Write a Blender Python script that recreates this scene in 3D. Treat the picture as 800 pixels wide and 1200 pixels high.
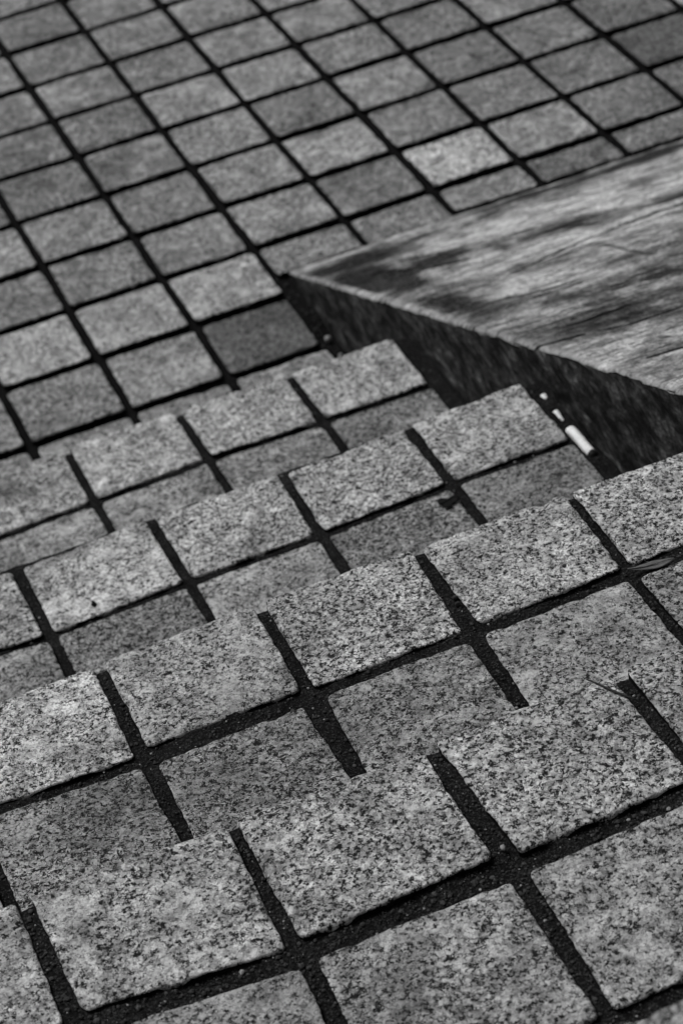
import bpy, bmesh, math, random
import numpy as np
from mathutils import Matrix, Vector

for o in list(bpy.data.objects):
    bpy.data.objects.remove(o)
SC = bpy.context.scene
COL = SC.collection

# ------------------------------------------------------------------ camera
CAM = (-0.4371, -2.6969, 1.27695)
RIGHT = (0.919419, -0.366185, -0.143450)
DOWN = (-0.330800, -0.522801, -0.785653)
FWD = (0.212699, 0.769797, -0.601808)
FPX = 2857.37                                    # focal length in pixels of the 800 x 1200 photograph
cd = bpy.data.cameras.new('camera')
cam = bpy.data.objects.new('camera', cd)
COL.objects.link(cam)
cam.matrix_world = Matrix(((RIGHT[0], -DOWN[0], -FWD[0], CAM[0]),
                           (RIGHT[1], -DOWN[1], -FWD[1], CAM[1]),
                           (RIGHT[2], -DOWN[2], -FWD[2], CAM[2]),
                           (0, 0, 0, 1)))
cd.sensor_fit = 'VERTICAL'
cd.sensor_width = 24.0
cd.sensor_height = 36.0
cd.lens = FPX / 1200 * 36.0
cd.clip_start = 0.02
cd.clip_end = 500
cd.dof.use_dof = True
cd.dof.focus_distance = 1.24
cd.dof.aperture_fstop = 17.5
SC.camera = cam
SC.cycles.pixel_filter_type = 'BLACKMAN_HARRIS'
SC.cycles.filter_width = 1.1

# ------------------------------------------------------------------ light
SUN_AZ, SUN_EL = math.radians(-32), math.radians(50)      # azimuth from +y (down the stairs) towards +x
W = bpy.data.worlds.new('World')
SC.world = W
W.use_nodes = True
nt = W.node_tree
nt.nodes.clear()
sky = nt.nodes.new('ShaderNodeTexSky')
sky.sky_type = 'NISHITA'
sky.sun_disc = False
sky.sun_elevation = SUN_EL
sky.sun_rotation = SUN_AZ
sky.dust_density = 4.0
bw = nt.nodes.new('ShaderNodeRGBToBW')                   # black and white photograph: neutral daylight
bgd = nt.nodes.new('ShaderNodeBackground')
bgd.inputs['Strength'].default_value = 0.065
wo = nt.nodes.new('ShaderNodeOutputWorld')
nt.links.new(sky.outputs[0], bw.inputs[0])
nt.links.new(bw.outputs[0], bgd.inputs['Color'])
nt.links.new(bgd.outputs[0], wo.inputs[0])

sd = bpy.data.lights.new('sun', 'SUN')
sd.energy = 1.5
sd.angle = math.radians(16)
sd.color = (1, 1, 1)
sun = bpy.data.objects.new('sun', sd)
COL.objects.link(sun)
to_sun = Vector((math.sin(SUN_AZ) * math.cos(SUN_EL), math.cos(SUN_AZ) * math.cos(SUN_EL), math.sin(SUN_EL)))
sun.rotation_euler = to_sun.to_track_quat('Z', 'Y').to_euler()
sun.location = (0, 0, 6)

SC.view_settings.view_transform = 'Standard'
SC.view_settings.look = 'None'
SC.view_settings.gamma = 1
SC.view_settings.use_curve_mapping = False
SC.view_settings.exposure = 0.42

# ------------------------------------------------------------------ sizes
PX, PY = 0.1, 0.100836        # paver pitch on the plaza
RISE, TREAD, NOSE_Y = 0.1244, 0.2907, -1.0184
WALL_X = 0.1145               # flank of the sloping slab
FOOT_Y = -0.668               # foot of the slab on the plaza
SLOPE = RISE / TREAD
rnd = random.Random(11)
rng = np.random.default_rng(5)


def project(x, y, z):
    d = (x - CAM[0], y - CAM[1], z - CAM[2])
    zz = sum(a * b for a, b in zip(d, FWD))
    if zz < 0.05:
        return None
    return (400 + FPX * sum(a * b for a, b in zip(d, RIGHT)) / zz, 600 + FPX * sum(a * b for a, b in zip(d, DOWN)) / zz)


def in_view(pts, m=45):
    P = [project(*p) for p in pts]
    if any(p is None for p in P):
        return False
    us = [p[0] for p in P]
    vs = [p[1] for p in P]
    return max(us) > -m and min(us) < 800 + m and max(vs) > -m and min(vs) < 1200 + m


# ------------------------------------------------------------------ noise
LAT = rng.random((256, 256))


def vnoise(x, y, seed=0):
    x = np.asarray(x, float) + seed * 17.31
    y = np.asarray(y, float) + seed * 41.77
    xi = np.floor(x).astype(int)
    yi = np.floor(y).astype(int)
    fx = x - xi
    fy = y - yi
    fx = fx * fx * (3 - 2 * fx)
    fy = fy * fy * (3 - 2 * fy)
    a = LAT[xi % 256, yi % 256]
    b = LAT[(xi + 1) % 256, yi % 256]
    c = LAT[xi % 256, (yi + 1) % 256]
    d = LAT[(xi + 1) % 256, (yi + 1) % 256]
    return (a * (1 - fx) + b * fx) * (1 - fy) + (c * (1 - fx) + d * fx) * fy - 0.5


def fbm(x, y, seed=0, oct=4, gain=0.55):
    s = 0
    a = 1
    for i in range(oct):
        s = s + a * vnoise(x * 2 ** i, y * 2 ** i, seed + i * 3.7)
        a *= gain
    return s


# ------------------------------------------------------------------ materials
class NB:
    def __init__(self, name):
        self.m = bpy.data.materials.new(name)
        self.m.use_nodes = True
        self.t = self.m.node_tree
        self.t.nodes.clear()
        self.out = self.n('ShaderNodeOutputMaterial')
        self.b = self.n('ShaderNodeBsdfPrincipled')
        self.l(self.b.outputs[0], self.out.inputs[0])

    def n(self, typ, **kw):
        nd = self.t.nodes.new(typ)
        for k, v in kw.items():
            setattr(nd, k, v)
        return nd

    def l(self, a, b):
        self.t.links.new(a, b)

    def val(self, sock, v):
        if hasattr(v, 'is_output') or isinstance(v, bpy.types.NodeSocket):
            self.l(v, sock)
        else:
            sock.default_value = v

    def math(self, op, a, b=0.0, clamp=False):
        nd = self.n('ShaderNodeMath', operation=op, use_clamp=clamp)
        self.val(nd.inputs[0], a)
        self.val(nd.inputs[1], b)
        return nd.outputs[0]

    def vmath(self, op, a, b):
        nd = self.n('ShaderNodeVectorMath', operation=op)
        self.val(nd.inputs[0], a)
        self.val(nd.inputs[1], b)
        return nd.outputs[0]

    def noise(self, vec, scale, detail=3, rough=0.55, dist=0.0, out='Fac'):
        nd = self.n('ShaderNodeTexNoise')
        self.l(vec, nd.inputs['Vector'])
        nd.inputs['Scale'].default_value = scale
        nd.inputs['Detail'].default_value = detail
        nd.inputs['Roughness'].default_value = rough
        nd.inputs['Distortion'].default_value = dist
        return nd.outputs[out]

    def ramp(self, fac, stops, interp='LINEAR'):
        nd = self.n('ShaderNodeValToRGB')
        cr = nd.color_ramp
        cr.interpolation = interp
        while len(cr.elements) < len(stops):
            cr.elements.new(0.5)
        for e, (p, v) in zip(cr.elements, stops):
            e.position = p
            e.color = (v, v, v, 1)
        self.l(fac, nd.inputs[0])
        return nd.outputs[0]

    def mix(self, fac, a, b, mode='MIX'):
        nd = self.n('ShaderNodeMix', data_type='RGBA', blend_type=mode)
        self.val(nd.inputs[0], fac)
        for s, v in ((nd.inputs[6], a), (nd.inputs[7], b)):
            if isinstance(v, (int, float)):
                s.default_value = (v, v, v, 1)
            else:
                self.l(v, s)
        return nd.outputs[2]

    def bump(self, h, strength, dist, normal=None):
        nd = self.n('ShaderNodeBump')
        nd.inputs['Strength'].default_value = strength
        nd.inputs['Distance'].default_value = dist
        self.l(h, nd.inputs['Height'])
        if normal is not None:
            self.l(normal, nd.inputs['Normal'])
        return nd.outputs[0]


def mat_granite(name, gscale=1.0, soft=0.0):
    B = NB(name)
    tc = B.n('ShaderNodeTexCoord')
    oi = B.n('ShaderNodeObjectInfo')
    off = B.n('ShaderNodeCombineXYZ')
    r = B.math('MULTIPLY', oi.outputs['Random'], 7.3)
    B.l(r, off.inputs[0])
    B.l(B.math('MULTIPLY', oi.outputs['Random'], -4.1), off.inputs[1])
    B.l(r, off.inputs[2])
    v0 = B.vmath('ADD', tc.outputs['Object'], off.outputs[0])
    # irregular crystals
    wob = B.vmath('SUBTRACT', B.noise(v0, 560 * gscale, 2, 0.6, out='Color'), (0.5, 0.5, 0.5))
    wob2 = B.vmath('MULTIPLY', wob, (0.0046, 0.0046, 0.0046))
    v = B.vmath('ADD', v0, wob2)
    vor = B.n('ShaderNodeTexVoronoi')
    B.l(v, vor.inputs['Vector'])
    vor.inputs['Scale'].default_value = 620 * gscale
    sep = B.n('ShaderNodeSeparateColor')
    B.l(vor.outputs['Color'], sep.inputs[0])
    clump = B.noise(v0, 210 * gscale, 4, 0.72)
    t = B.math('ADD', B.math('MULTIPLY', sep.outputs[0], 0.50), B.math('MULTIPLY', clump, 0.95))   # about 0.72 on average
    own = B.math('SUBTRACT', B.math('FRACT', B.math('MULTIPLY', oi.outputs['Random'], 91.7)), 0.5)   # no two stones alike
    worn = B.ramp(B.math('ADD', B.noise(v0, 42, 3, 0.6), B.math('MULTIPLY', own, 0.12)), [(0.57, 0), (0.66, 1)])
    t = B.math('ADD', t, B.math('MULTIPLY', own, 0.07))
    t = B.math('ADD', t, B.math('MULTIPLY', worn, 0.14))
    c = B.ramp(t, [(0.53, 0.004), (0.595, 0.022), (0.635, 0.15), (0.73, 0.28), (0.86, 0.41), (1.0, 0.58)])
    # broad stains, then the stone's own shade
    st = B.ramp(B.noise(v0, 19, 5, 0.66, 0.4), [(0.30, 0.50), (0.48, 0.95), (0.72, 1.18)])
    c = B.mix(1.0, c, st, 'MULTIPLY')
    c = B.mix(1.0, c, B.ramp(B.noise(v0, 105, 2, 0.5), [(0.32, 0.70), (0.5, 1.0), (0.68, 1.20)]), 'MULTIPLY')
    at = B.n('ShaderNodeAttribute', attribute_type='OBJECT', attribute_name='tint')
    c = B.mix(1.0, c, at.outputs['Fac'], 'MULTIPLY')
    geo = B.n('ShaderNodeNewGeometry')                       # old dirt that runs on from stone to stone
    c = B.mix(1.0, c, B.ramp(B.noise(geo.outputs['Position'], 7.5, 4, 0.6, 0.5), [(0.32, 0.74), (0.50, 1.0), (0.68, 1.14)]), 'MULTIPLY')
    B.l(c, B.b.inputs['Base Color'])
    B.b.inputs['Roughness'].default_value = 0.78
    B.b.inputs['Specular IOR Level'].default_value = 0.22
    h = B.noise(v0, 430 * gscale, 4, 0.70)
    B.l(B.bump(h, 1.0, 0.0018), B.b.inputs['Normal'])
    return B.m


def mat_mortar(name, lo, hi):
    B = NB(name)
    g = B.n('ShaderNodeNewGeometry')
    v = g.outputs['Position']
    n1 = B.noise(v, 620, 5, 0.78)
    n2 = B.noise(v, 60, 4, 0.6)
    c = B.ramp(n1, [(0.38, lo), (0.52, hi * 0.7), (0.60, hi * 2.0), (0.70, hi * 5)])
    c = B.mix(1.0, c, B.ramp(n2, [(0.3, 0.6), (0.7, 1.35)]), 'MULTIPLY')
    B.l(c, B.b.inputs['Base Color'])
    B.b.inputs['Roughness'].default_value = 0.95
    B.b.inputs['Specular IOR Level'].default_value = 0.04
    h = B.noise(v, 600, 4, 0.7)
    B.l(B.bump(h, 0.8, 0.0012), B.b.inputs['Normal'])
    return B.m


def mat_plain(name, v, rough=0.8, var=0.3, scale=400, spec=0.3, bump=0.0006):
    B = NB(name)
    tc = B.n('ShaderNodeTexCoord')
    n1 = B.noise(tc.outputs['Object'], scale, 4, 0.6)
    c = B.ramp(n1, [(0.3, v * (1 - var)), (0.7, v * (1 + var))])
    B.l(c, B.b.inputs['Base Color'])
    B.b.inputs['Roughness'].default_value = rough
    B.b.inputs['Specular IOR Level'].default_value = spec
    B.l(B.bump(n1, 0.6, bump), B.b.inputs['Normal'])
    return B.m


def mat_slab_top():
    """weathered concrete cast against boards: long streaks across the slope"""
    B = NB('weathered_concrete')
    g = B.n('ShaderNodeNewGeometry')
    v = g.outputs['Position']
    tilt = B.n('ShaderNodeVectorRotate', rotation_type='Z_AXIS')
    B.l(v, tilt.inputs['Vector'])
    tilt.inputs['Angle'].default_value = math.radians(4)
    v = tilt.outputs[0]

    def stretch(sx, sy):
        return B.vmath('MULTIPLY', v, (sx, sy, sy))
    iso = B.noise(B.vmath('MULTIPLY', v, (17, 13, 13)), 1.0, 8, 0.72, 0.3)
    streak = B.noise(stretch(24, 62), 1.0, 7, 0.76, 0.2)
    fine = B.noise(stretch(75, 190), 1.0, 4, 0.75, 0.1)
    grain = B.noise(stretch(330, 150), 1.0, 5, 0.78)
    pal = B.n('ShaderNodeAttribute', attribute_type='GEOMETRY', attribute_name='pale')       # scoured pale patches
    lift = B.math('ADD', iso, B.math('MULTIPLY', pal.outputs['Fac'], 0.20))
    c = B.ramp(lift, [(0.36, 0.06), (0.46, 0.16), (0.56, 0.35), (0.70, 0.54)])
    c = B.mix(1.0, c, B.ramp(streak, [(0.34, 0.25), (0.44, 0.68), (0.52, 1.0), (0.66, 1.25)]), 'MULTIPLY')
    c = B.mix(1.0, c, B.ramp(fine, [(0.34, 0.25), (0.45, 0.90), (0.64, 1.25)]), 'MULTIPLY')
    c = B.mix(1.0, c, B.ramp(grain, [(0.34, 0.35), (0.5, 1.0), (0.66, 1.40)]), 'MULTIPLY')
    # hairline cracks along the board marks
    cr = B.math('ABSOLUTE', B.math('SUBTRACT', B.noise(stretch(6, 46), 1.0, 3, 0.5, 0.2), 0.5))
    cr = B.math('MULTIPLY', B.ramp(cr, [(0.004, 1), (0.016, 0)]), B.ramp(B.noise(stretch(12, 22), 1.0, 2, 0.5), [(0.50, 0), (0.58, 1)]))
    c = B.mix(B.math('MULTIPLY', cr, 0.95), c, 0.015)
    sc = B.math('MULTIPLY', B.ramp(B.noise(stretch(16, 300), 1.0, 3, 0.6), [(0.30, 1), (0.38, 0)]), B.ramp(B.noise(stretch(20, 40), 1.0, 3, 0.6), [(0.45, 0), (0.55, 1)]))
    c = B.mix(B.math('MULTIPLY', sc, 0.85), c, 0.02)
    at = B.n('ShaderNodeAttribute', attribute_type='GEOMETRY', attribute_name='wear')   # scuffed arris: bare pale concrete
    sepw = at.outputs['Fac']
    wfac = B.math('MULTIPLY', sepw, B.ramp(B.noise(v, 150, 4, 0.6), [(0.40, 0.0), (0.60, 1.0)]))
    c = B.mix(wfac, c, 0.30)
    at2 = B.n('ShaderNodeAttribute', attribute_type='GEOMETRY', attribute_name='grime')  # blackened tip and margin
    gf = B.ramp(B.math('ADD', B.math('MULTIPLY', at2.outputs['Fac'], 0.42), B.math('MULTIPLY', B.noise(stretch(28, 42), 1.0, 8, 0.80, 0.2), 0.62)), [(0.395, 0.0), (0.56, 0.95)])
    c = B.mix(gf, c, B.ramp(grain, [(0.38, 0.004), (0.54, 0.013), (0.66, 0.07)]))
    at3 = B.n('ShaderNodeAttribute', attribute_type='GEOMETRY', attribute_name='crack')
    c = B.mix(B.math('MULTIPLY', B.ramp(at3.outputs['Fac'], [(0.12, 0), (0.5, 1)]), 0.97), c, 0.006)
    B.l(c, B.b.inputs['Base Color'])
    B.b.inputs['Roughness'].default_value = 0.95
    B.b.inputs['Specular IOR Level'].default_value = 0.05
    h = B.math('ADD', B.math('MULTIPLY', fine, 0.9), B.math('MULTIPLY', streak, 1.6))
    h = B.math('ADD', h, B.math('MULTIPLY', grain, 0.5))
    B.l(B.bump(h, 0.8, 0.0013), B.b.inputs['Normal'])
    return B.m


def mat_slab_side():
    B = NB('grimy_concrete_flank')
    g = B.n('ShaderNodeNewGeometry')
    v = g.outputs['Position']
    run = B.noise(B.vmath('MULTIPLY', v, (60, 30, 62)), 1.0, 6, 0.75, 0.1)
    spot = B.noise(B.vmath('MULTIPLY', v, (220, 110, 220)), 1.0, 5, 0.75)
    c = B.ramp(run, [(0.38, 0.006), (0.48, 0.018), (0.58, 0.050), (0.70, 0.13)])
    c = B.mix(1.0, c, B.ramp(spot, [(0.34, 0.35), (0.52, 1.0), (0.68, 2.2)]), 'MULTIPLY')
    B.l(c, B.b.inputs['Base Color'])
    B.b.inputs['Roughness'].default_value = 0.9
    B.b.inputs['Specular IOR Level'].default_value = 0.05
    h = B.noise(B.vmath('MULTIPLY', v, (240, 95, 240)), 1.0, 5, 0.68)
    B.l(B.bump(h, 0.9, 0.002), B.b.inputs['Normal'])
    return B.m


def mat_far_ground():
    B = NB('far_paving')
    g = B.n('ShaderNodeNewGeometry')
    br = B.n('ShaderNodeTexBrick')
    B.l(g.outputs['Position'], br.inputs['Vector'])
    br.offset = 0.0
    br.inputs['Scale'].default_value = 1.0
    br.inputs['Brick Width'].default_value = PX
    br.inputs['Row Height'].default_value = PY
    br.inputs['Mortar Size'].default_value = 0.0047
    br.inputs['Color1'].default_value = (0.17, 0.17, 0.17, 1)
    br.inputs['Color2'].default_value = (0.24, 0.24, 0.24, 1)
    br.inputs['Mortar'].default_value = (0.02, 0.02, 0.02, 1)
    c = B.mix(1.0, br.outputs['Color'], B.ramp(B.noise(g.outputs['Position'], 300, 4, 0.7), [(0.3, 0.5), (0.7, 1.4)]), 'MULTIPLY')
    B.l(c, B.b.inputs['Base Color'])
    B.b.inputs['Roughness'].default_value = 0.9
    return B.m


M_GRAN = mat_granite('granite', 1.22)
M_MORT = mat_mortar('dark_mortar', 0.004, 0.014)
M_JOINT_AND_SHADE = mat_mortar('joint_dirt_and_side_shade', 0.003, 0.007)  # dirt in the plaza joints; on stone sides it is painted shade
M_TOP = mat_slab_top()
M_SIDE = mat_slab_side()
M_FAR = mat_far_ground()
M_GRIT_D = mat_plain('dark_grit', 0.022, 0.85, 0.5, 300)
M_GRIT_M = mat_plain('grey_grit', 0.05, 0.85, 0.5, 300, 0.1)
M_GRIT_P = mat_plain('pale_grit', 0.26, 0.8, 0.4, 300)
M_PAPER = mat_plain('cigarette_paper', 0.76, 0.7, 0.22, 260, 0.3, 0.0002)
M_ASH = mat_plain('burnt_tip', 0.02, 0.95, 0.5, 900)
M_LEAF = mat_plain('dead_leaf', 0.010, 0.9, 0.4, 300, 0.05)
M_LEAF2 = mat_plain('grey_leaf', 0.085, 0.6, 0.35, 250, 0.35)
M_TWIG = mat_plain('twig_bark', 0.03, 0.85, 0.4, 600, 0.2)


# ------------------------------------------------------------------ helpers
def mesh_from(name, V, F, mats, smooth=True, fmat=None):
    me = bpy.data.meshes.new(name)
    me.from_pydata([tuple(map(float, v)) for v in V], [], F)
    for m in mats:
        me.materials.append(m)
    if fmat is not None:
        me.polygons.foreach_set('material_index', fmat)
    if smooth:
        me.polygons.foreach_set('use_smooth', [True] * len(me.polygons))
    me.update()
    return me


def obj(name, me, parent=None, loc=(0, 0, 0), **props):
    o = bpy.data.objects.new(name, me)
    COL.objects.link(o)
    o.location = loc
    if parent is not None:
        o.parent = parent
    for k, v in props.items():
        o[k] = v
    return o


def stone_geo(quad, depth, M, seed, rounding=0.006, arris=0.0018, chip=0.5, dz=(0, 0), dome=0.0004):
    """a dressed granite block: quad = 4 plan corners (counter-clockwise) about its centre, top at z = 0"""
    q = np.array(quad, float)
    w = 0.5 * (np.linalg.norm(q[1] - q[0]) + np.linalg.norm(q[2] - q[3]))
    d = 0.5 * (np.linalg.norm(q[3] - q[0]) + np.linalg.norm(q[2] - q[1]))
    a, b = w / 2, d / 2
    r_ = np.random.default_rng(seed)
    cr = rounding * (0.5 + r_.random(4))           # each corner worn differently
    # outline of a rounded rectangle, M points by arc length
    path = []
    cs = [(-a, -b, math.pi), (a, -b, 1.5 * math.pi), (a, b, 0), (-a, b, 0.5 * math.pi)]
    for k, (x, y, s) in enumerate(cs):
        r = cr[k]
        cx, cy = x - math.copysign(r, x), y - math.copysign(r, y)
        for j in range(7):
            an = s + j / 6 * math.pi / 2
            path.append((cx + r * math.cos(an), cy + r * math.sin(an)))
    path.append(path[0])
    path = np.array(path)
    seg = np.linalg.norm(np.diff(path, axis=0), axis=1)
    cum = np.concatenate([[0], np.cumsum(seg)])
    s = np.linspace(0, cum[-1], M, endpoint=False)
    px = np.interp(s, cum, path[:, 0])
    py = np.interp(s, cum, path[:, 1])
    # roughness of the cut edge
    nrm = np.stack([px / a, py / b], 1)
    nrm = np.sign(nrm) * np.abs(nrm) ** 6
    nrm /= np.linalg.norm(nrm, axis=1)[:, None] + 1e-9
    wob = 0.0008 * fbm(px * 45, py * 45, seed, 3) + 0.0008 * vnoise(px * 330, py * 330, seed + 2)
    ar = arris * (0.8 + 1.6 * np.clip(0.5 + fbm(px * 70, py * 70, seed + 5, 3), 0, 2) ** 2)
    for _ in range(r_.poisson(chip * 4)):          # chips knocked out of the arris
        c0 = r_.random() * cum[-1]
        dd = np.abs((s - c0 + cum[-1] / 2) % cum[-1] - cum[-1] / 2)
        ar = ar + r_.uniform(0.001, 0.0035) * np.exp(-(dd / r_.uniform(0.002, 0.006)) ** 2)
    rings = []
    prof = [(0, -depth), (0, -0.006)]
    for an in (0, 25, 50, 72, 90):
        prof.append(('a', an))
    for ins in (0.006, 0.011, 0.019, 0.030):
        prof.append(('i', ins))
    for kind, val in prof:
        if kind == 0:
            ox, oy, z = px + nrm[:, 0] * wob, py + nrm[:, 1] * wob, np.full(M, val)
        elif kind == 'a':
            an = math.radians(val)
            ins = ar * (1 - math.cos(an))
            ox = px + nrm[:, 0] * (wob - ins)
            oy = py + nrm[:, 1] * (wob - ins)
            z = -ar * (1 - math.sin(an)) * 0.8
        else:
            k = 1 - (val + ar * 0.4) / min(a, b)
            k = np.clip(k, 0.05, 1)
            ox, oy, z = px * k + nrm[:, 0] * wob * 0.5, py * k + nrm[:, 1] * wob * 0.5, np.zeros(M)
        if kind != 0:
            z = z + 0.0009 * fbm(ox * 60, oy * 60, seed + 9, 3) + 0.0004 * vnoise(ox * 350, oy * 350, seed + 4)
            z = z + dome * (1 - (ox / a) ** 2) * (1 - (oy / b) ** 2)
        rings.append(np.stack([ox, oy, z], 1))
    V = np.concatenate(rings + [np.array([[0, 0, dome]])])
    # warp the rectangle onto the real quad
    u = (V[:, 0] / a + 1) / 2
    v = (V[:, 1] / b + 1) / 2
    XY = ((1 - u) * (1 - v))[:, None] * q[0] + (u * (1 - v))[:, None] * q[1] + (u * v)[:, None] * q[2] + ((1 - u) * v)[:, None] * q[3]
    Z = V[:, 2] + dz[0] * V[:, 0] + dz[1] * V[:, 1]
    V = np.column_stack([XY, Z])
    F = []
    nr = len(rings)
    for k in range(nr - 1):
        for i in range(M):
            j = (i + 1) % M
            F.append((k * M + i, k * M + j, (k + 1) * M + j, (k + 1) * M + i))
    c = nr * M
    for i in range(M):
        F.append(((nr - 1) * M + i, (nr - 1) * M + (i + 1) % M, c))
    fm = [1] * (2 * M) + [0] * (len(F) - 2 * M)      # side faces near-black: their shade is painted in with the joint material
    return V, F, fm


def grid_mesh(name, xs, ys, zf, mat):
    X, Y = np.meshgrid(xs, ys, indexing='ij')
    Z = zf(X, Y)
    V = np.stack([X.ravel(), Y.ravel(), Z.ravel()], 1)
    ny = len(ys)
    I, J = np.meshgrid(np.arange(len(xs) - 1), np.arange(ny - 1), indexing='ij')
    a = (I * ny + J).ravel()
    F = np.stack([a, a + ny, a + ny + 1, a + 1], 1).tolist()
    return mesh_from(name, V, F, [mat])


def box_geo(x0, x1, y0, y1, z0, z1):
    V = [(x0, y0, z0), (x1, y0, z0), (x1, y1, z0), (x0, y1, z0), (x0, y0, z1), (x1, y0, z1), (x1, y1, z1), (x0, y1, z1)]
    F = [(0, 3, 2, 1), (4, 5, 6, 7), (0, 1, 5, 4), (1, 2, 6, 5), (2, 3, 7, 6), (3, 0, 4, 7)]
    return V, F


STONES = []           # plan quads with their level, for strewing grit between them


def place_stone(quad, z, depth, parent, tint, M, seed, name='granite_paver', label=None, **kw):
    c = np.mean(quad, axis=0)
    V, F, fm = stone_geo(np.array(quad) - c, depth, M, seed, **kw)
    o = obj(name, mesh_from('paver', V, F, [M_GRAN, M_JOINT_AND_SHADE], True, fm), parent, (c[0], c[1], z))
    o['tint'] = float(tint)
    if label:
        o['label'] = label
    return o


# ------------------------------------------------------------------ plaza at the foot of the stairs
gv, gf = [], []
ground = obj('ground', mesh_from('ground', [(-80, -80, -0.03), (80, -80, -0.03), (80, 80, -0.03), (-80, 80, -0.03)], [(0, 1, 2, 3)], [M_FAR]), kind='structure')
PLZ = -0.0065
plaza = obj('plaza_pavement', grid_mesh('plaza_joints', np.arange(-1.6, 3.0, 0.012), np.arange(-1.03, 2.6, 0.012),
            lambda X, Y: PLZ + 0.0016 * fbm(X * 40, Y * 40, 3, 2), M_JOINT_AND_SHADE), kind='structure')

ROWDY = {8: -0.004, 7: 0.001, 6: 0.002, 5: 0.0, 4: 0.001, 3: 0.003, 2: 0.001, 1: -0.0005}
TINT = {(3, 5): 1.95, (0, 7): 0.40, (5, 4): 0.66, (6, 4): 0.52, (1, 3): 1.12, (1, 4): 1.18, (-2, 6): 1.18, (4, 4): 0.72,
        (4, 5): 0.98, (5, 5): 0.85, (0, 4): 0.74, (0, 3): 0.74, (0, 2): 0.82, (3, 3): 0.82, (4, 3): 0.80, (-1, 7): 0.98,
        (0, 6): 1.12, (-1, 5): 1.0, (2, 1): 0.72, (1, 0): 0.78, (2, 3): 0.84, (3, 4): 0.76, (-2, 3): 0.72, (-1, 2): 0.88,
        (2, 2): 0.95, (-1, 6): 1.05, (-2, 7): 0.95, (0, 5): 0.80, (1, 5): 0.98}
PLABEL = {(3, 5): 'palest paver of the plaza, beside the foot of the slab', (0, 7): 'darkest paver of the plaza, by the tip of the slab'}


def row_y(r):
    return -r * PY + ROWDY.get(r, 0)


sv, sf = [], []
for c in range(-14, 28):
    for r in range(-24, 10):
        x0, x1 = c * PX, (c + 1) * PX
        y1, y0 = row_y(r), row_y(r + 1)
        if r == 9:
            y0 = row_y(9) - 0.105
        cut = False
        if c >= 1 and y0 < FOOT_Y:
            if y1 < FOOT_Y + 0.02:
                continue
            y0, cut = FOOT_Y + (0.003 if c < 3 else 0.010), True
        jr = random.Random(c * 1009 + r * 31 + 7)
        g, gy = 0.0046, 0.0064
        j = lambda: jr.uniform(-0.0011, 0.0011)
        by = 0.0012 if cut else gy
        quad = [(x0 + g + j(), y0 + by + j()), (x1 - g + j(), y0 + by + j()), (x1 - g + j(), y1 - gy + j()), (x0 + g + j(), y1 - gy + j())]
        tint = TINT.get((c, r), jr.uniform(0.68, 1.05)) * 1.0
        dz = (jr.uniform(-0.006, 0.006), jr.uniform(-0.006, 0.006))
        zz = jr.uniform(-0.0007, 0.0007)
        ins = in_view([(x, y, 0) for x, y in quad])
        if ins:
            place_stone(quad, zz, 0.03, plaza, tint, 72, c * 57 + r * 13 + 400, rounding=0.0032, arris=0.0010, chip=0.5, dz=dz, label=PLABEL.get((c, r)))
            STONES.append((quad, 0.0, False))
        else:
            cc = np.mean(quad, axis=0)
            V, F = box_geo(quad[0][0], quad[1][0], quad[0][1], quad[2][1], -0.03, zz)
            n = len(sv)
            sv += V
            sf += [tuple(i + n for i in f) for f in F]
o = obj('outer_pavers', mesh_from('outer_pavers', sv, sf, [M_GRAN], False), plaza, kind='stuff')
o['tint'] = 0.75

# ------------------------------------------------------------------ the stairs
stair = obj('stone_staircase', None, None, (-0.6, NOSE_Y, 0), category='staircase',
            label='speckled granite staircase descending to the plaza, dark mortar joints between its pavers')
stair.empty_display_size = 0.1
# column joints of the four nearest flights, measured: (x, y) at the nosing and behind the nosing row
JF = {0: [(-0.1982, -1.0165), (-0.0988, -1.0163), (0.0012, -1.0197)],
      1: [(-0.2957, -1.3180), (-0.1950, -1.3132), (-0.0943, -1.3159), (0.0058, -1.3130)],
      2: [(-0.2934, -1.5980), (-0.1944, -1.5985), (-0.0931, -1.6005), (0.0070, -1.5969)],
      3: [(-0.3920, -1.8894), (-0.2930, -1.8907), (-0.1914, -1.8894), (-0.0935, -1.8875)]}
JB = {0: [(-0.1978, -1.1018), (-0.0979, -1.0980), (0.0030, -1.1017)],
      1: [(-0.2947, -1.4017), (-0.1933, -1.3978), (-0.0953, -1.3987), (0.0061, -1.3944)],
      2: [(-0.2942, -1.6871), (-0.1951, -1.6893), (-0.0948, -1.6861), (0.0065, -1.6832)],
      3: [(-0.3927, -1.9733), (-0.2947, -1.9787), (-0.1923, -1.9790), (-0.0930, -1.9770)]}
JW = {0: (0.0037, 0.0042), 1: (0.0039, 0.0042), 2: (0.0037, 0.0050), 3: (0.0038, 0.0055)}
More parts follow.
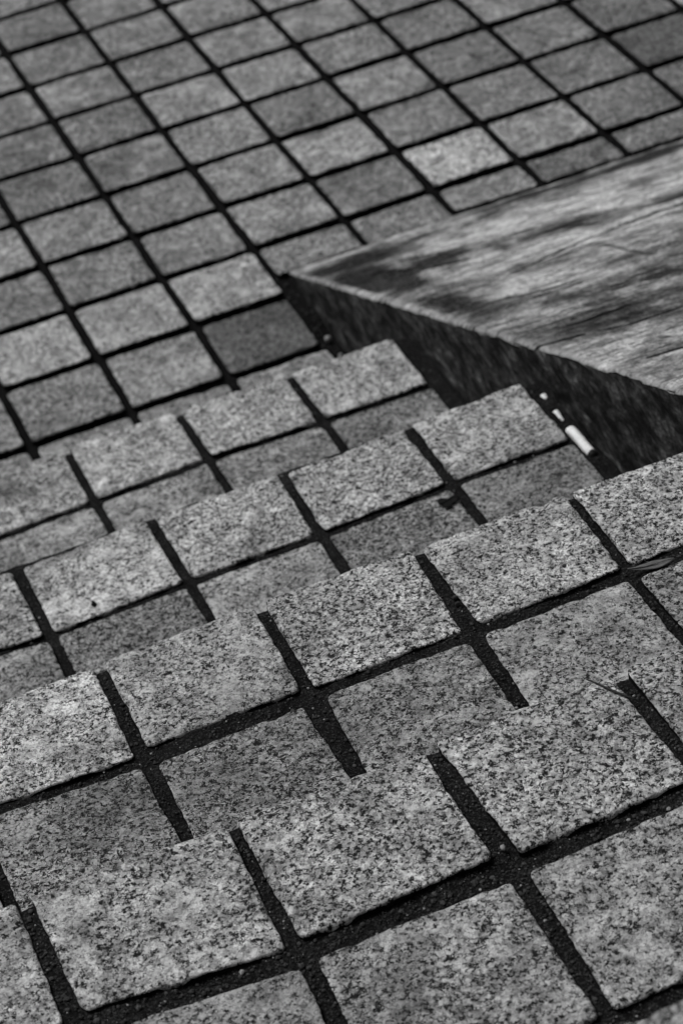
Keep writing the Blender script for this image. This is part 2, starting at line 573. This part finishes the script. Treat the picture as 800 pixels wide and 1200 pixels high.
# stone corners round the joints of the two nearest flights: front left / right, back left / right, next row left / right
JC = {3: {0: {'FR': (-0.3895, -1.889), 'BR': (-0.3874, -1.966)},
          1: {'FL': (-0.296, -1.892), 'FR': (-0.2902, -1.8897), 'BL': (-0.2964, -1.9748), 'BR': (-0.2892, -1.9738), 'RL': (-0.2963, -1.9882), 'RR': (-0.2875, -1.9859)},
          2: {'FL': (-0.1968, -1.8928), 'FR': (-0.1896, -1.8883), 'BL': (-0.1969, -1.9709), 'BR': (-0.1838, -1.9734), 'RL': (-0.1954, -1.9866), 'RR': (-0.1859, -1.9867)},
          3: {'FL': (-0.0979, -1.8898), 'FR': (-0.0897, -1.8895)}},
      2: {0: {'FL': (-0.2975, -1.599), 'FR': (-0.2908, -1.5978), 'BL': (-0.2998, -1.6849), 'BR': (-0.2908, -1.6805), 'RL': (-0.2996, -1.6957), 'RR': (-0.2898, -1.6951)},
          1: {'FL': (-0.197, -1.5968), 'FR': (-0.1896, -1.5959), 'BL': (-0.1986, -1.6806), 'BR': (-0.1905, -1.6828), 'RL': (-0.2024, -1.695), 'RR': (-0.1887, -1.693)},
          2: {'FL': (-0.0957, -1.5988), 'FR': (-0.089, -1.6001), 'BL': (-0.0992, -1.6825), 'BR': (-0.0878, -1.6825), 'RL': (-0.0997, -1.6935), 'RR': (-0.0891, -1.6913)},
          3: {'FL': (0.0059, -1.5992), 'FR': (0.0119, -1.598), 'BL': (0.0035, -1.6803), 'BR': (0.0111, -1.6786), 'RL': (0.0016, -1.6928), 'RR': (0.0089, -1.6937)}}}
RIGHT_END = 0.0985
STEP_PARTS = []
for s in range(8):
    z = RISE * (s + 1)
    yn = NOSE_Y - TREAD * s
    yb = yn - TREAD - 0.012
    near = s <= 4
    # bed with the joints: steps are solid, their joint mortar lies a few millimetres below the stones
    if near:
        xs = np.concatenate([np.arange(-1.5, -0.56, 0.05), np.arange(-0.56, WALL_X - 0.001, 0.0032), [WALL_X - 0.001]])
        ys = np.concatenate([np.arange(yb, yb + 0.06, 0.012), np.arange(yb + 0.07, yn - 0.006, 0.0032), [yn - 0.0015]])
    else:
        xs = np.array([-1.5, -0.7, WALL_X - 0.001])
        ys = np.array([yb, yn - 0.003])
    rec = 0.0030

    def zf(X, Y, s=s, z=z, yn_=yn):
        # the mortar stands higher in places, and is scooped out in others
        return z - rec - 0.0006 * np.clip(1 - (yn_ - Y) / 0.006, 0, 1) + 0.0026 * fbm(X * 28, Y * 28, 20 + s, 2) + 0.0011 * fbm(X * 160, Y * 160, 30 + s, 3)
    X, Y = np.meshgrid(xs, ys, indexing='ij')
    Z = zf(X, Y)
    V = np.stack([X.ravel(), Y.ravel(), Z.ravel()], 1).tolist()
    ny, nx = len(ys), len(xs)
    F = [(i * ny + jj, (i + 1) * ny + jj, (i + 1) * ny + jj + 1, i * ny + jj + 1) for i in range(nx - 1) for jj in range(ny - 1)]
    # front (riser), back and flank faces down into the ground
    n = len(V)
    edge = [i * ny + ny - 1 for i in range(nx)]
    for e in edge:
        V.append((V[e][0], V[e][1], -0.02))
    for i in range(nx - 1):
        F.append((edge[i], edge[i + 1], n + i + 1, n + i))
    step = obj('step', mesh_from('step_bed', V, F, [M_MORT]), None)
    step.parent = stair
    step.location = (0.6, -NOSE_Y, 0)
    STEP_PARTS.append(step)
    if s in JF:
        f0, b0 = list(JF[s]), list(JB[s])
    else:
        base = -0.493 + 0.0
        f0 = [(-0.4935 + 0.1 * k, yn) for k in range(6)]
        b0 = [(x, y - 0.0866) for x, y in f0]
    while f0[0][0] > -1.45:
        f0.insert(0, (f0[0][0] - 0.1 + rnd.uniform(-.001, .001), yn + rnd.uniform(-.001, .001)))
        b0.insert(0, (b0[0][0] - 0.1 + rnd.uniform(-.001, .001), yn - 0.0866 + rnd.uniform(-.0015, .0015)))
    while f0[-1][0] < 0.04:
        f0.append((f0[-1][0] + 0.0995, yn + rnd.uniform(-.001, .001)))
        b0.append((b0[-1][0] + 0.0995, yn - 0.0866 + rnd.uniform(-.001, .001)))
    if f0[-1][0] > 0.075:
        f0.pop(); b0.pop()
    jx0 = JW.get(s, (0.0055, 0.006))[0]
    f0.append((RIGHT_END + jx0, yn))
    b0.append((RIGHT_END + jx0, b0[-1][1]))
    c0 = [(x + (x - xf) * 0.6 + rnd.uniform(-.001, .001), y - 0.0995 + rnd.uniform(-.001, .001)) for (x, y), (xf, yf) in zip(b0, f0)]
    d0 = [(x, yn - TREAD + 0.002) for x, y in c0]
    jx, jy = JW.get(s, (0.0055, 0.006))
    sv, sf = [], []
    K_ = dict(FL=[(x - jx, y) for x, y in f0], FR=[(x + jx, y) for x, y in f0],
              BL=[(x - jx, y + jy) for x, y in b0], BR=[(x + jx, y + jy) for x, y in b0],
              RL=[(x - jx, y - jy) for x, y in b0], RR=[(x + jx, y - jy) for x, y in b0],
              CL=[(x - jx, y + jy) for x, y in c0], CR=[(x + jx, y + jy) for x, y in c0],
              DL=[(x - jx, y - jy) for x, y in c0], DR=[(x + jx, y - jy) for x, y in c0],
              EL=[(x - jx, y + 0.001) for x, y in d0], ER=[(x + jx, y + 0.001) for x, y in d0])
    for kj, ent in JC.get(s, {}).items():
        ki = min(range(len(f0)), key=lambda i: abs(f0[i][0] - JF[s][kj][0]))
        for nm, pt in ent.items():
            K_[nm][ki] = pt
    rows = [('F', 'B'), ('R', 'C'), ('D', 'E')]
    for ri, (fa, ba) in enumerate(rows):
        for k in range(len(f0) - 1):
            jr = random.Random(s * 7919 + ri * 101 + k * 13 + 3)
            j = lambda a=0.0005: jr.uniform(-a, a)
            fw = 0.0008 if ri == 0 else 0.0003
            quad = [(K_[ba + 'R'][k][0] + j(), K_[ba + 'R'][k][1] + j()), (K_[ba + 'L'][k + 1][0] + j(), K_[ba + 'L'][k + 1][1] + j()),
                    (K_[fa + 'L'][k + 1][0] + j(), K_[fa + 'L'][k + 1][1] + fw + j()), (K_[fa + 'R'][k][0] + j(), K_[fa + 'R'][k][1] + fw + j())]
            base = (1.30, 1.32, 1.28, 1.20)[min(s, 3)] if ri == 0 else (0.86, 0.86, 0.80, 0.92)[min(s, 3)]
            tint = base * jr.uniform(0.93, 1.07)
            if near and in_view([(x, y, z) for x, y in quad]):
                M = 200 if s >= 2 else 128
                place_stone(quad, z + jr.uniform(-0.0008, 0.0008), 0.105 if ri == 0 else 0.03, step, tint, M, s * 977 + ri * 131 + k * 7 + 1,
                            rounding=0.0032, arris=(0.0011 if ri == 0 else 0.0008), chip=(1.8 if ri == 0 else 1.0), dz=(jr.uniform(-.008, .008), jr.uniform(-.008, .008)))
                STONES.append((quad, z, True))
            else:
                V2, F2 = box_geo(quad[0][0], quad[1][0], quad[0][1], quad[2][1], z - (0.105 if ri == 0 else 0.03), z)
                n = len(sv)
                sv += V2
                sf += [tuple(i + n for i in f) for f in F2]
    if sv:
        o = obj('outer_pavers', mesh_from('outer_pavers', sv, sf, [M_GRAN], False), step, kind='stuff')
        o['tint'] = 0.95

# ------------------------------------------------------------------ sloping concrete slab beside the stairs
X1, YTOP = 1.25, -3.2


def ramp_z(y):
    return SLOPE * (FOOT_Y - y) + 0.0015


xs = np.concatenate([WALL_X + np.array([0.0, 0.0005, 0.0016, 0.0032, 0.0052, 0.008]), np.arange(WALL_X + 0.011, 0.66, 0.004), [0.7, 0.8, 1.0, X1]])
ys = np.concatenate([[YTOP, -2.6, -2.1, -1.8], np.arange(-1.6, FOOT_Y - 0.003, 0.0016), [FOOT_Y]])[::-1]
X, Y = np.meshgrid(xs, ys, indexing='ij')
edge = X - WALL_X
rad = 0.0036 * (1 + 0.7 * fbm(Y * 60, Y * 0, 51, 4)) + 0.0005
rad = np.clip(rad, 0.0008, 0.009)
t = np.clip(1 - edge / rad, 0, 1)
Z = ramp_z(Y) - rad * (1 - np.sqrt(np.clip(1 - t * t, 0, 1))) * 0.9
Z += 0.0010 * fbm(X * 8, Y * 90 + X * 6, 53, 4) * np.clip(edge / 0.006, 0.25, 1)
Z += 0.0016 * fbm(X * 30, Y * 30, 55, 3)
# cracks and board marks, filled with dirt
CRACKS = [(0.1473, -1.2787, 0.2028, -1.2794, 0.0032),
          (0.1636, -1.1149, 0.2198, -1.1457, 0.003),
          (0.2153, -1.0242, 0.2923, -0.9953, 0.0025),
          (0.2923, -0.9953, 0.401, -0.9809, 0.0032),
          (0.2944, -1.0344, 0.2917, -1.1368, 0.0028),
          (0.1847, -0.8859, 0.2158, -0.9077, 0.003),
          (0.2055, -1.2075, 0.2277, -1.2174, 0.003),
          (0.1656, -1.3312, 0.2125, -1.3409, 0.003),
          (0.2983, -0.7169, 0.3756, -0.7087, 0.0025),
          (0.1856, -0.8123, 0.2222, -0.8327, 0.0022),
          (0.3004, -0.8998, 0.3346, -0.9397, 0.002),
          (0.2556, -1.1779, 0.3005, -1.1802, 0.0025),
          (0.1096, -1.3075, 0.1447, -1.3223, 0.0025),
          (0.1419, -1.443, 0.1635, -1.4518, 0.0025),
          (0.1535, -0.8283, 0.1745, -0.867, 0.002)]
crack = np.zeros_like(X)
for ci, (xa, ya, xb, yb_, dep) in enumerate(CRACKS):
    tt = (X - xa) * (xb - xa) + (Y - ya) * (yb_ - ya)
    LL = math.hypot(xb - xa, yb_ - ya)
    tt = np.clip(tt / LL ** 2, 0, 1)
    dx = X - (xa + (xb - xa) * tt)
    dy = Y - (ya + (yb_ - ya) * tt) + 0.007 * fbm(X * 45, X * 0, ci + 2, 3)
    wv = np.clip(1.2 + 1.8 * fbm(X * 50, X * 0, ci + 31, 2), 0.05, 1.6)
    prof = wv * np.exp(-((dx / 0.0035) ** 2 + (dy / (dep * 1.0)) ** 2))
    Z -= 0.8 * dep * np.minimum(prof, 1)
    crack = np.maximum(crack, np.minimum(prof, 1))
crack = crack.ravel()
XX = X + np.where(edge < 0.0006, 0.0006 * fbm(Y * 80, Y * 0, 57, 3), 0)
V = np.stack([XX.ravel(), Y.ravel(), Z.ravel()], 1)
ny, nx = len(ys), len(xs)
F = [(i * ny + j, i * ny + j + 1, (i + 1) * ny + j + 1, (i + 1) * ny + j) for i in range(nx - 1) for j in range(ny - 1)]
me_top = mesh_from('slab_top', V, F, [M_TOP])
wear = np.exp(-(edge / (0.0042 + 0.003 * (fbm(Y * 45, Y * 0, 61, 3) + 0.2))) ** 2).ravel()
# grime gathers at the tip, in a ragged margin behind the arris, along the foot and in a few old stains
def blots(lst):
    r_ = np.zeros_like(X)
    for bx_, by_, sx, sy, am in lst:
        r_ = np.maximum(r_, am * np.exp(-((X - bx_) / sx) ** 2 - ((Y - by_) / sy) ** 2))
    return r_


grime = blots([(0.165, -0.735, 0.060, 0.050, 0.85), (0.145, -0.87, 0.034, 0.13, 0.95), (0.20, -0.86, 0.055, 0.05, 0.7), (0.140, -1.07, 0.025, 0.10, 0.7),
               (0.50, -0.70, 0.13, 0.028, 0.75), (0.36, -0.690, 0.10, 0.016, 0.7), (0.20, -1.30, 0.06, 0.09, 0.55), (0.26, -1.21, 0.07, 0.04, 0.6),
               (0.31, -0.905, 0.06, 0.010, 0.65), (0.42, -0.945, 0.07, 0.009, 0.75), (0.24, -0.72, 0.05, 0.012, 0.6), (0.30, -1.12, 0.09, 0.018, 0.5)])
grime = (grime * (1 - np.clip((0.008 - edge) / 0.004, 0, 1))).ravel()
pale = blots([(0.30, -0.985, 0.075, 0.055, 1.0), (0.33, -0.80, 0.12, 0.055, 0.9), (0.43, -0.87, 0.09, 0.05, 0.8), (0.24, -1.09, 0.05, 0.03, 0.7),
              (0.17, -1.40, 0.05, 0.04, 0.5), (0.24, -0.75, 0.04, 0.02, 0.6)]).ravel()
for nm, arr in (('wear', wear), ('grime', grime), ('pale', pale), ('crack', crack)):
    a = me_top.attributes.new(nm, 'FLOAT', 'POINT')
    a.data.foreach_set('value', arr.astype(np.float32))
slab = obj('sloping_slab', None, None, (WALL_X + 0.3, FOOT_Y, 0), category='concrete slab',
           label='weathered streaky concrete slab sloping up beside the staircase, with a blackened flank')
slab.empty_display_size = 0.1
off = (-(WALL_X + 0.3), -FOOT_Y, 0)
obj('top_face', me_top, slab, off, label='streaked weathered concrete surface with a pale scuffed edge')
# flank: rough dark vertical face under the left edge
ysf = np.concatenate([np.arange(FOOT_Y, -1.75, -0.004), [-2.1, -2.6, YTOP]])
K = 42
V, F = [], []
for i, y in enumerate(ysf):
    zt = ramp_z(y) - 0.0032
    for k in range(K + 1):
        f_ = k / K
        zz = zt + (-0.03 - zt) * f_
        V.append((WALL_X, y, zz))
V = np.array(V)
V[:, 0] += 0.0024 * fbm(V[:, 1] * 20, V[:, 2] * 40, 71, 4) + 0.0010 * fbm(V[:, 1] * 60, V[:, 2] * 70, 73, 3)
V[::K + 1, 0] = WALL_X + 0.0006 * fbm(ysf * 80, ysf * 0, 57, 3) + 0.0002
n = len(ysf)
F = [(i * (K + 1) + k, (i + 1) * (K + 1) + k, (i + 1) * (K + 1) + k + 1, i * (K + 1) + k + 1) for i in range(n - 1) for k in range(K)]
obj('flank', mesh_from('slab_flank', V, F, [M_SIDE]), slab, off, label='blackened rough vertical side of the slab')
# the rest of the solid: foot, outer side and back
V = [(WALL_X, FOOT_Y, -0.03), (X1, FOOT_Y, -0.03), (X1, FOOT_Y, 0.0), (WALL_X + 0.002, FOOT_Y, -0.001),
     (X1, YTOP, -0.03), (X1, YTOP, ramp_z(YTOP)), (WALL_X, YTOP, -0.03), (WALL_X, YTOP, ramp_z(YTOP) - 0.004)]
F = [(0, 1, 2, 3), (1, 4, 5, 2), (4, 6, 7, 5)]
obj('core', mesh_from('slab_core', V, F, [M_SIDE], False), slab, off)

# ------------------------------------------------------------------ small things
def lathe(profile, n=20):
    """profile of (s, radius) along local x"""
    V, F = [], []
    for s_, r_ in profile:
        for i in range(n):
            a_ = 2 * math.pi * i / n
            V.append((s_, r_ * math.cos(a_), r_ * math.sin(a_)))
    for k in range(len(profile) - 1):
        for i in range(n):
            j_ = (i + 1) % n
            F.append((k * n + i, k * n + j_, (k + 1) * n + j_, (k + 1) * n + i))
    F.append(tuple(range(n))[::-1])
    F.append(tuple((len(profile) - 1) * n + i for i in range(n)))
    return V, F


def butt(pa, pb, r, label, seed, burnt=True):
    pa, pb = Vector(pa), Vector(pb)
    L = (pb - pa).length
    e = obj('cigarette_butt', None, None, tuple((pa + pb) / 2), label=label, category='cigarette butt', group='cigarette butts in the gap beside the slab')
    e.empty_display_size = 0.01
    d = (pb - pa).normalized()
    e.rotation_euler = d.to_track_quat('X', 'Z').to_euler()
    V, F = lathe([(-L / 2, r * 0.55), (-L / 2 + 0.0006, r * 0.92), (-L / 2 + 0.0016, r), (-L / 4, r * 1.01), (0, r * 0.97), (L / 4, r), (L / 2 - 0.001, r * 0.95), (L / 2, r * 0.9)])
    V = np.array(V)
    V[:, 1:] *= 1 + 0.30 * fbm(V[:, 0:1] * 180, np.arctan2(V[:, 2:3], V[:, 1:2]) * 0.8, seed, 2)
    obj('filter', mesh_from('filter', V, F, [M_PAPER]), e)
    if burnt:
        V, F = lathe([(L / 2 - 0.0002, r * 0.9), (L / 2 + 0.001, r * 0.96), (L / 2 + 0.003, r * 0.85), (L / 2 + 0.0045, r * 0.4)])
        V = np.array(V)
        V[:, 1:] *= 1 + 0.5 * fbm(V[:, 0:1] * 400, np.arctan2(V[:, 2:3], V[:, 1:2]) * 2, seed + 4, 2)
        obj('burnt_end', mesh_from('burnt_end', V, F, [M_ASH]), e)


butt((0.1058, -1.3775, 0.2462), (0.1062, -1.4120, 0.2458), 0.0036, 'largest and whitest cigarette butt in the gap, nearest the camera, with a black end', 3)
butt((0.1068, -1.3510, 0.2452), (0.1060, -1.3680, 0.2424), 0.0025, 'middle cigarette butt of the three in the gap beside the slab', 7, False)
butt((0.1085, -1.3260, 0.2440), (0.1072, -1.3390, 0.2418), 0.0026, 'farthest cigarette butt in the gap, half sunk in dirt', 9, False)


def pebble_geo(r, seed, n=2):
    bm = bmesh.new()
    bmesh.ops.create_icosphere(bm, subdivisions=n, radius=1)
    V = np.array([v.co[:] for v in bm.verts])
    F = [tuple(v.index for v in f.verts) for f in bm.faces]
    bm.free()
    q = np.random.default_rng(seed)
    V *= 1 + 0.55 * fbm(V[:, 0:1] * 1.3 + V[:, 2:3] * 0.7, V[:, 1:2] * 1.3 - V[:, 2:3] * 0.9, seed, 2)
    V *= r * (0.65 + 0.7 * q.random(3))
    return V, F


def pebble(loc, r, mat, label, seed):
    V, F = pebble_geo(r, seed)
    obj('pebble', mesh_from('pebble', V, F, [mat]), None, loc, label=label, category='pebble', group='loose pebbles in the joints')


pebble((0.1045, -0.800, -0.0015), 0.0028, M_GRIT_P, 'pale pebble in the gap by the darkest plaza paver, under the slab', 5)
pebble((0.1050, -0.832, -0.0025), 0.0022, M_GRIT_P, 'small pebble in the gap just above the corner of the lowest step', 6)
pebble((-0.1898, -1.9655, 4 * RISE - 0.0016), 0.0014, M_GRIT_P, 'tiny white chip of stone in the mortar crossing of the nearest step', 8)
pebble((-0.0900, -1.6520, 3 * RISE - 0.0012), 0.0014, M_GRIT_M, 'pair of grey grains in a mortar joint, the upper one', 9)
pebble((-0.0915, -1.6585, 3 * RISE - 0.0012), 0.0015, M_GRIT_M, 'pair of grey grains in a mortar joint, the lower one', 10)
pebble((-0.259, -1.385, 2 * RISE + 0.0002), 0.0021, M_LEAF, 'small black crumb lying on a nosing paver of the second step up', 12)


def leaf(outline, cup, zbase, mat, label, mid):
    """outline: plan points; the blade is a thin curled shell with a midrib"""
    P_ = np.array(outline)
    c = P_.mean(axis=0)
    V, F = [], []
    rings = [1.0, 0.72, 0.42, 0.15]
    n = len(P_)
    for side in (1, -1):
        base = len(V)
        for q in rings:
            for p_ in P_:
                xy = (p_ - c) * q
                rr = np.linalg.norm(xy)
                z_ = cup * (rr / 0.01) ** 2 + 0.0006 * vnoise(xy[0] * 400, xy[1] * 400, 5) + side * 0.00018
                V.append((xy[0], xy[1], z_))
        V.append((0, 0, side * 0.00018))
        for k in range(len(rings) - 1):
            for i in range(n):
                j_ = (i + 1) % n
                f_ = (base + k * n + i, base + k * n + j_, base + (k + 1) * n + j_, base + (k + 1) * n + i)
                F.append(f_ if side > 0 else f_[::-1])
        for i in range(n):
            f_ = (base + 3 * n + i, base + 3 * n + (i + 1) % n, base + 4 * n)
            F.append(f_ if side > 0 else f_[::-1])
    h_ = 4 * n + 1
    for i in range(n):
        j_ = (i + 1) % n
        F.append((i, h_ + i, h_ + j_, j_))
    o = obj('dead_leaf', None, None, (c[0], c[1], zbase), label=label, category='leaf')
    o.empty_display_size = 0.01
    obj('blade', mesh_from('blade', V, F, [mat]), o)
    a_, b_ = np.array(mid[0]) - c, np.array(mid[1]) - c
    V, F = lathe([(0, 0.0004), (0.4, 0.00035), (1, 0.00015)], 6)
    V = np.array(V)
    dirv = b_ - a_
    perp = np.array([-dirv[1], dirv[0]]) / np.linalg.norm(dirv)
    V2 = []
    for t_, p_, q_ in V:
        xy = a_ + dirv * t_ + perp * p_
        V2.append((xy[0], xy[1], cup * (np.linalg.norm(xy) / 0.01) ** 2 + 0.0003 + q_))
    obj('midrib', mesh_from('midrib', V2, F, [mat]), o)


# crumpled black leaf on the second step's middle row
cx, cy = -0.0056, -1.4135
ol = []
for i in range(22):
    a_ = 2 * math.pi * i / 22
    r_ = 0.0052 * (1 + 0.25 * math.cos(2 * a_) + 0.30 * math.sin(3 * a_ + 1))
    ol.append((cx + 1.15 * r_ * math.cos(a_), cy + 1.25 * r_ * math.sin(a_)))
leaf(ol, 0.0004, 2 * RISE + 0.0016, M_LEAF, 'crumpled black dead leaf lying on the second step, beside a joint crossing', [(cx - .007, cy), (cx + .007, cy + .002)])
# narrow grey leaf in the row joint of the third step
ol = []
for i in range(26):
    a_ = 2 * math.pi * i / 26
    t_ = math.cos(a_)
    wd = 0.0046 * math.sin(a_) * (1 - 0.55 * t_ * t_) * (0.75 + 0.3 * t_)
    ol.append((0.0192 + 0.0140 * t_ - 0.10 * wd, -1.6880 - 0.0026 * t_ + wd))
leaf(ol, 0.0008, 3 * RISE + 0.0005, M_LEAF2, 'narrow grey leaf lying in a mortar joint at the right edge of the photo', [(0.006, -1.6855), (0.032, -1.6903)])
# twig on the nearest step
pts = [(-0.1095, -1.8868), (-0.1060, -1.8925), (-0.1028, -1.9003), (-0.0995, -1.9062), (-0.0945, -1.9135)]
V, F = [], []
for k, (x, y) in enumerate(pts):
    r_ = (0.0003, 0.0005, 0.0006, 0.0006, 0.0004)[k]
    for i in range(7):
        a_ = 2 * math.pi * i / 7
        V.append((x - pts[2][0] + r_ * math.cos(a_) * 0.9, y - pts[2][1] + r_ * math.cos(a_) * 0.4, r_ * math.sin(a_) + (0.0004, 0.0002, 0.0006, 0.0007, 0)[k]))
for k in range(4):
    for i in range(7):
        F.append((k * 7 + i, k * 7 + (i + 1) % 7, (k + 1) * 7 + (i + 1) % 7, (k + 1) * 7 + i))
F += [tuple(range(7))[::-1], tuple(28 + i for i in range(7))]
obj('twig', mesh_from('twig', V, F, [M_TWIG]), None, (pts[2][0], pts[2][1], 4 * RISE + 0.0007), label='thin black twig lying on a nosing paver of the nearest step', category='twig')

# ------------------------------------------------------------------ grit in the joints
protos = []
for k in range(10):
    V, F = pebble_geo(1.0, 200 + k, 1)
    protos.append((V, F))
GV, GF, GM = [], [], []


def inside(q, x, y, m=0.0006):
    for i in range(4):
        ax, ay = q[i]
        bx_, by_ = q[(i + 1) % 4]
        L = math.hypot(bx_ - ax, by_ - ay)
        if ((bx_ - ax) * (y - ay) - (by_ - ay) * (x - ax)) / L < -m:
            return False
    return True


def add_grit(x, y, z, r, pale):
    V, F = protos[rnd.randrange(10)]
    a_ = rnd.uniform(0, 6.28)
    ca, sa = math.cos(a_), math.sin(a_)
    n = len(GV)
    mid = 2 if rnd.random() < 0.35 else 0
    for v in V:
        GV.append((x + r * (v[0] * ca - v[1] * sa), y + r * (v[0] * sa + v[1] * ca), z + r * v[2] * 0.8))
    for f in F:
        GF.append(tuple(i + n for i in f))
        GM.append(1 if pale else mid)


lv = {}
for q, z, st_ in STONES:
    lv.setdefault(round(z, 4), []).append(q)
for s, cnt in ((0, 500), (1, 1200), (2, 4200), (3, 4600)):
    z = RISE * (s + 1)
    yn = NOSE_Y - TREAD * s
    qs = lv.get(round(z, 4), [])
    k = tries = 0
    while k < cnt and tries < cnt * 60:
        tries += 1
        x, y = rnd.uniform(-0.55, WALL_X - 0.002), rnd.uniform(yn - 0.24, yn - 0.004)
        if any(inside(q, x, y) for q in qs):
            continue
        pp = project(x, y, z)
        if not (-20 < pp[0] < 820 and -20 < pp[1] < 1220):
            continue
        r_ = min(0.00012 + rnd.expovariate(1 / 0.00022), 0.0013)
        zz = z - 0.0030 + float(0.0026 * fbm(x * 28, y * 28, 20 + s, 2) + 0.0011 * fbm(x * 160, y * 160, 30 + s, 3))
        add_grit(x, y, zz + r_ * 0.4, r_, rnd.random() < 0.035)
        k += 1
# dirt and crumbs in the gap along the slab on the plaza
for k in range(220):
    y = rnd.uniform(-0.98, -0.66)
    x = rnd.uniform(0.097, 0.112)
    r_ = min(0.0004 + rnd.expovariate(1 / 0.0005), 0.0022)
    add_grit(x, y, PLZ + r_ * 0.6, r_, rnd.random() < 0.04)
obj('joint_grit', mesh_from('joint_grit', GV, GF, [M_GRIT_D, M_GRIT_P, M_GRIT_M], False, GM), None, kind='stuff', label='dark grit and crumbs strewn in the joints', category='grit')
print('stones', len(STONES))
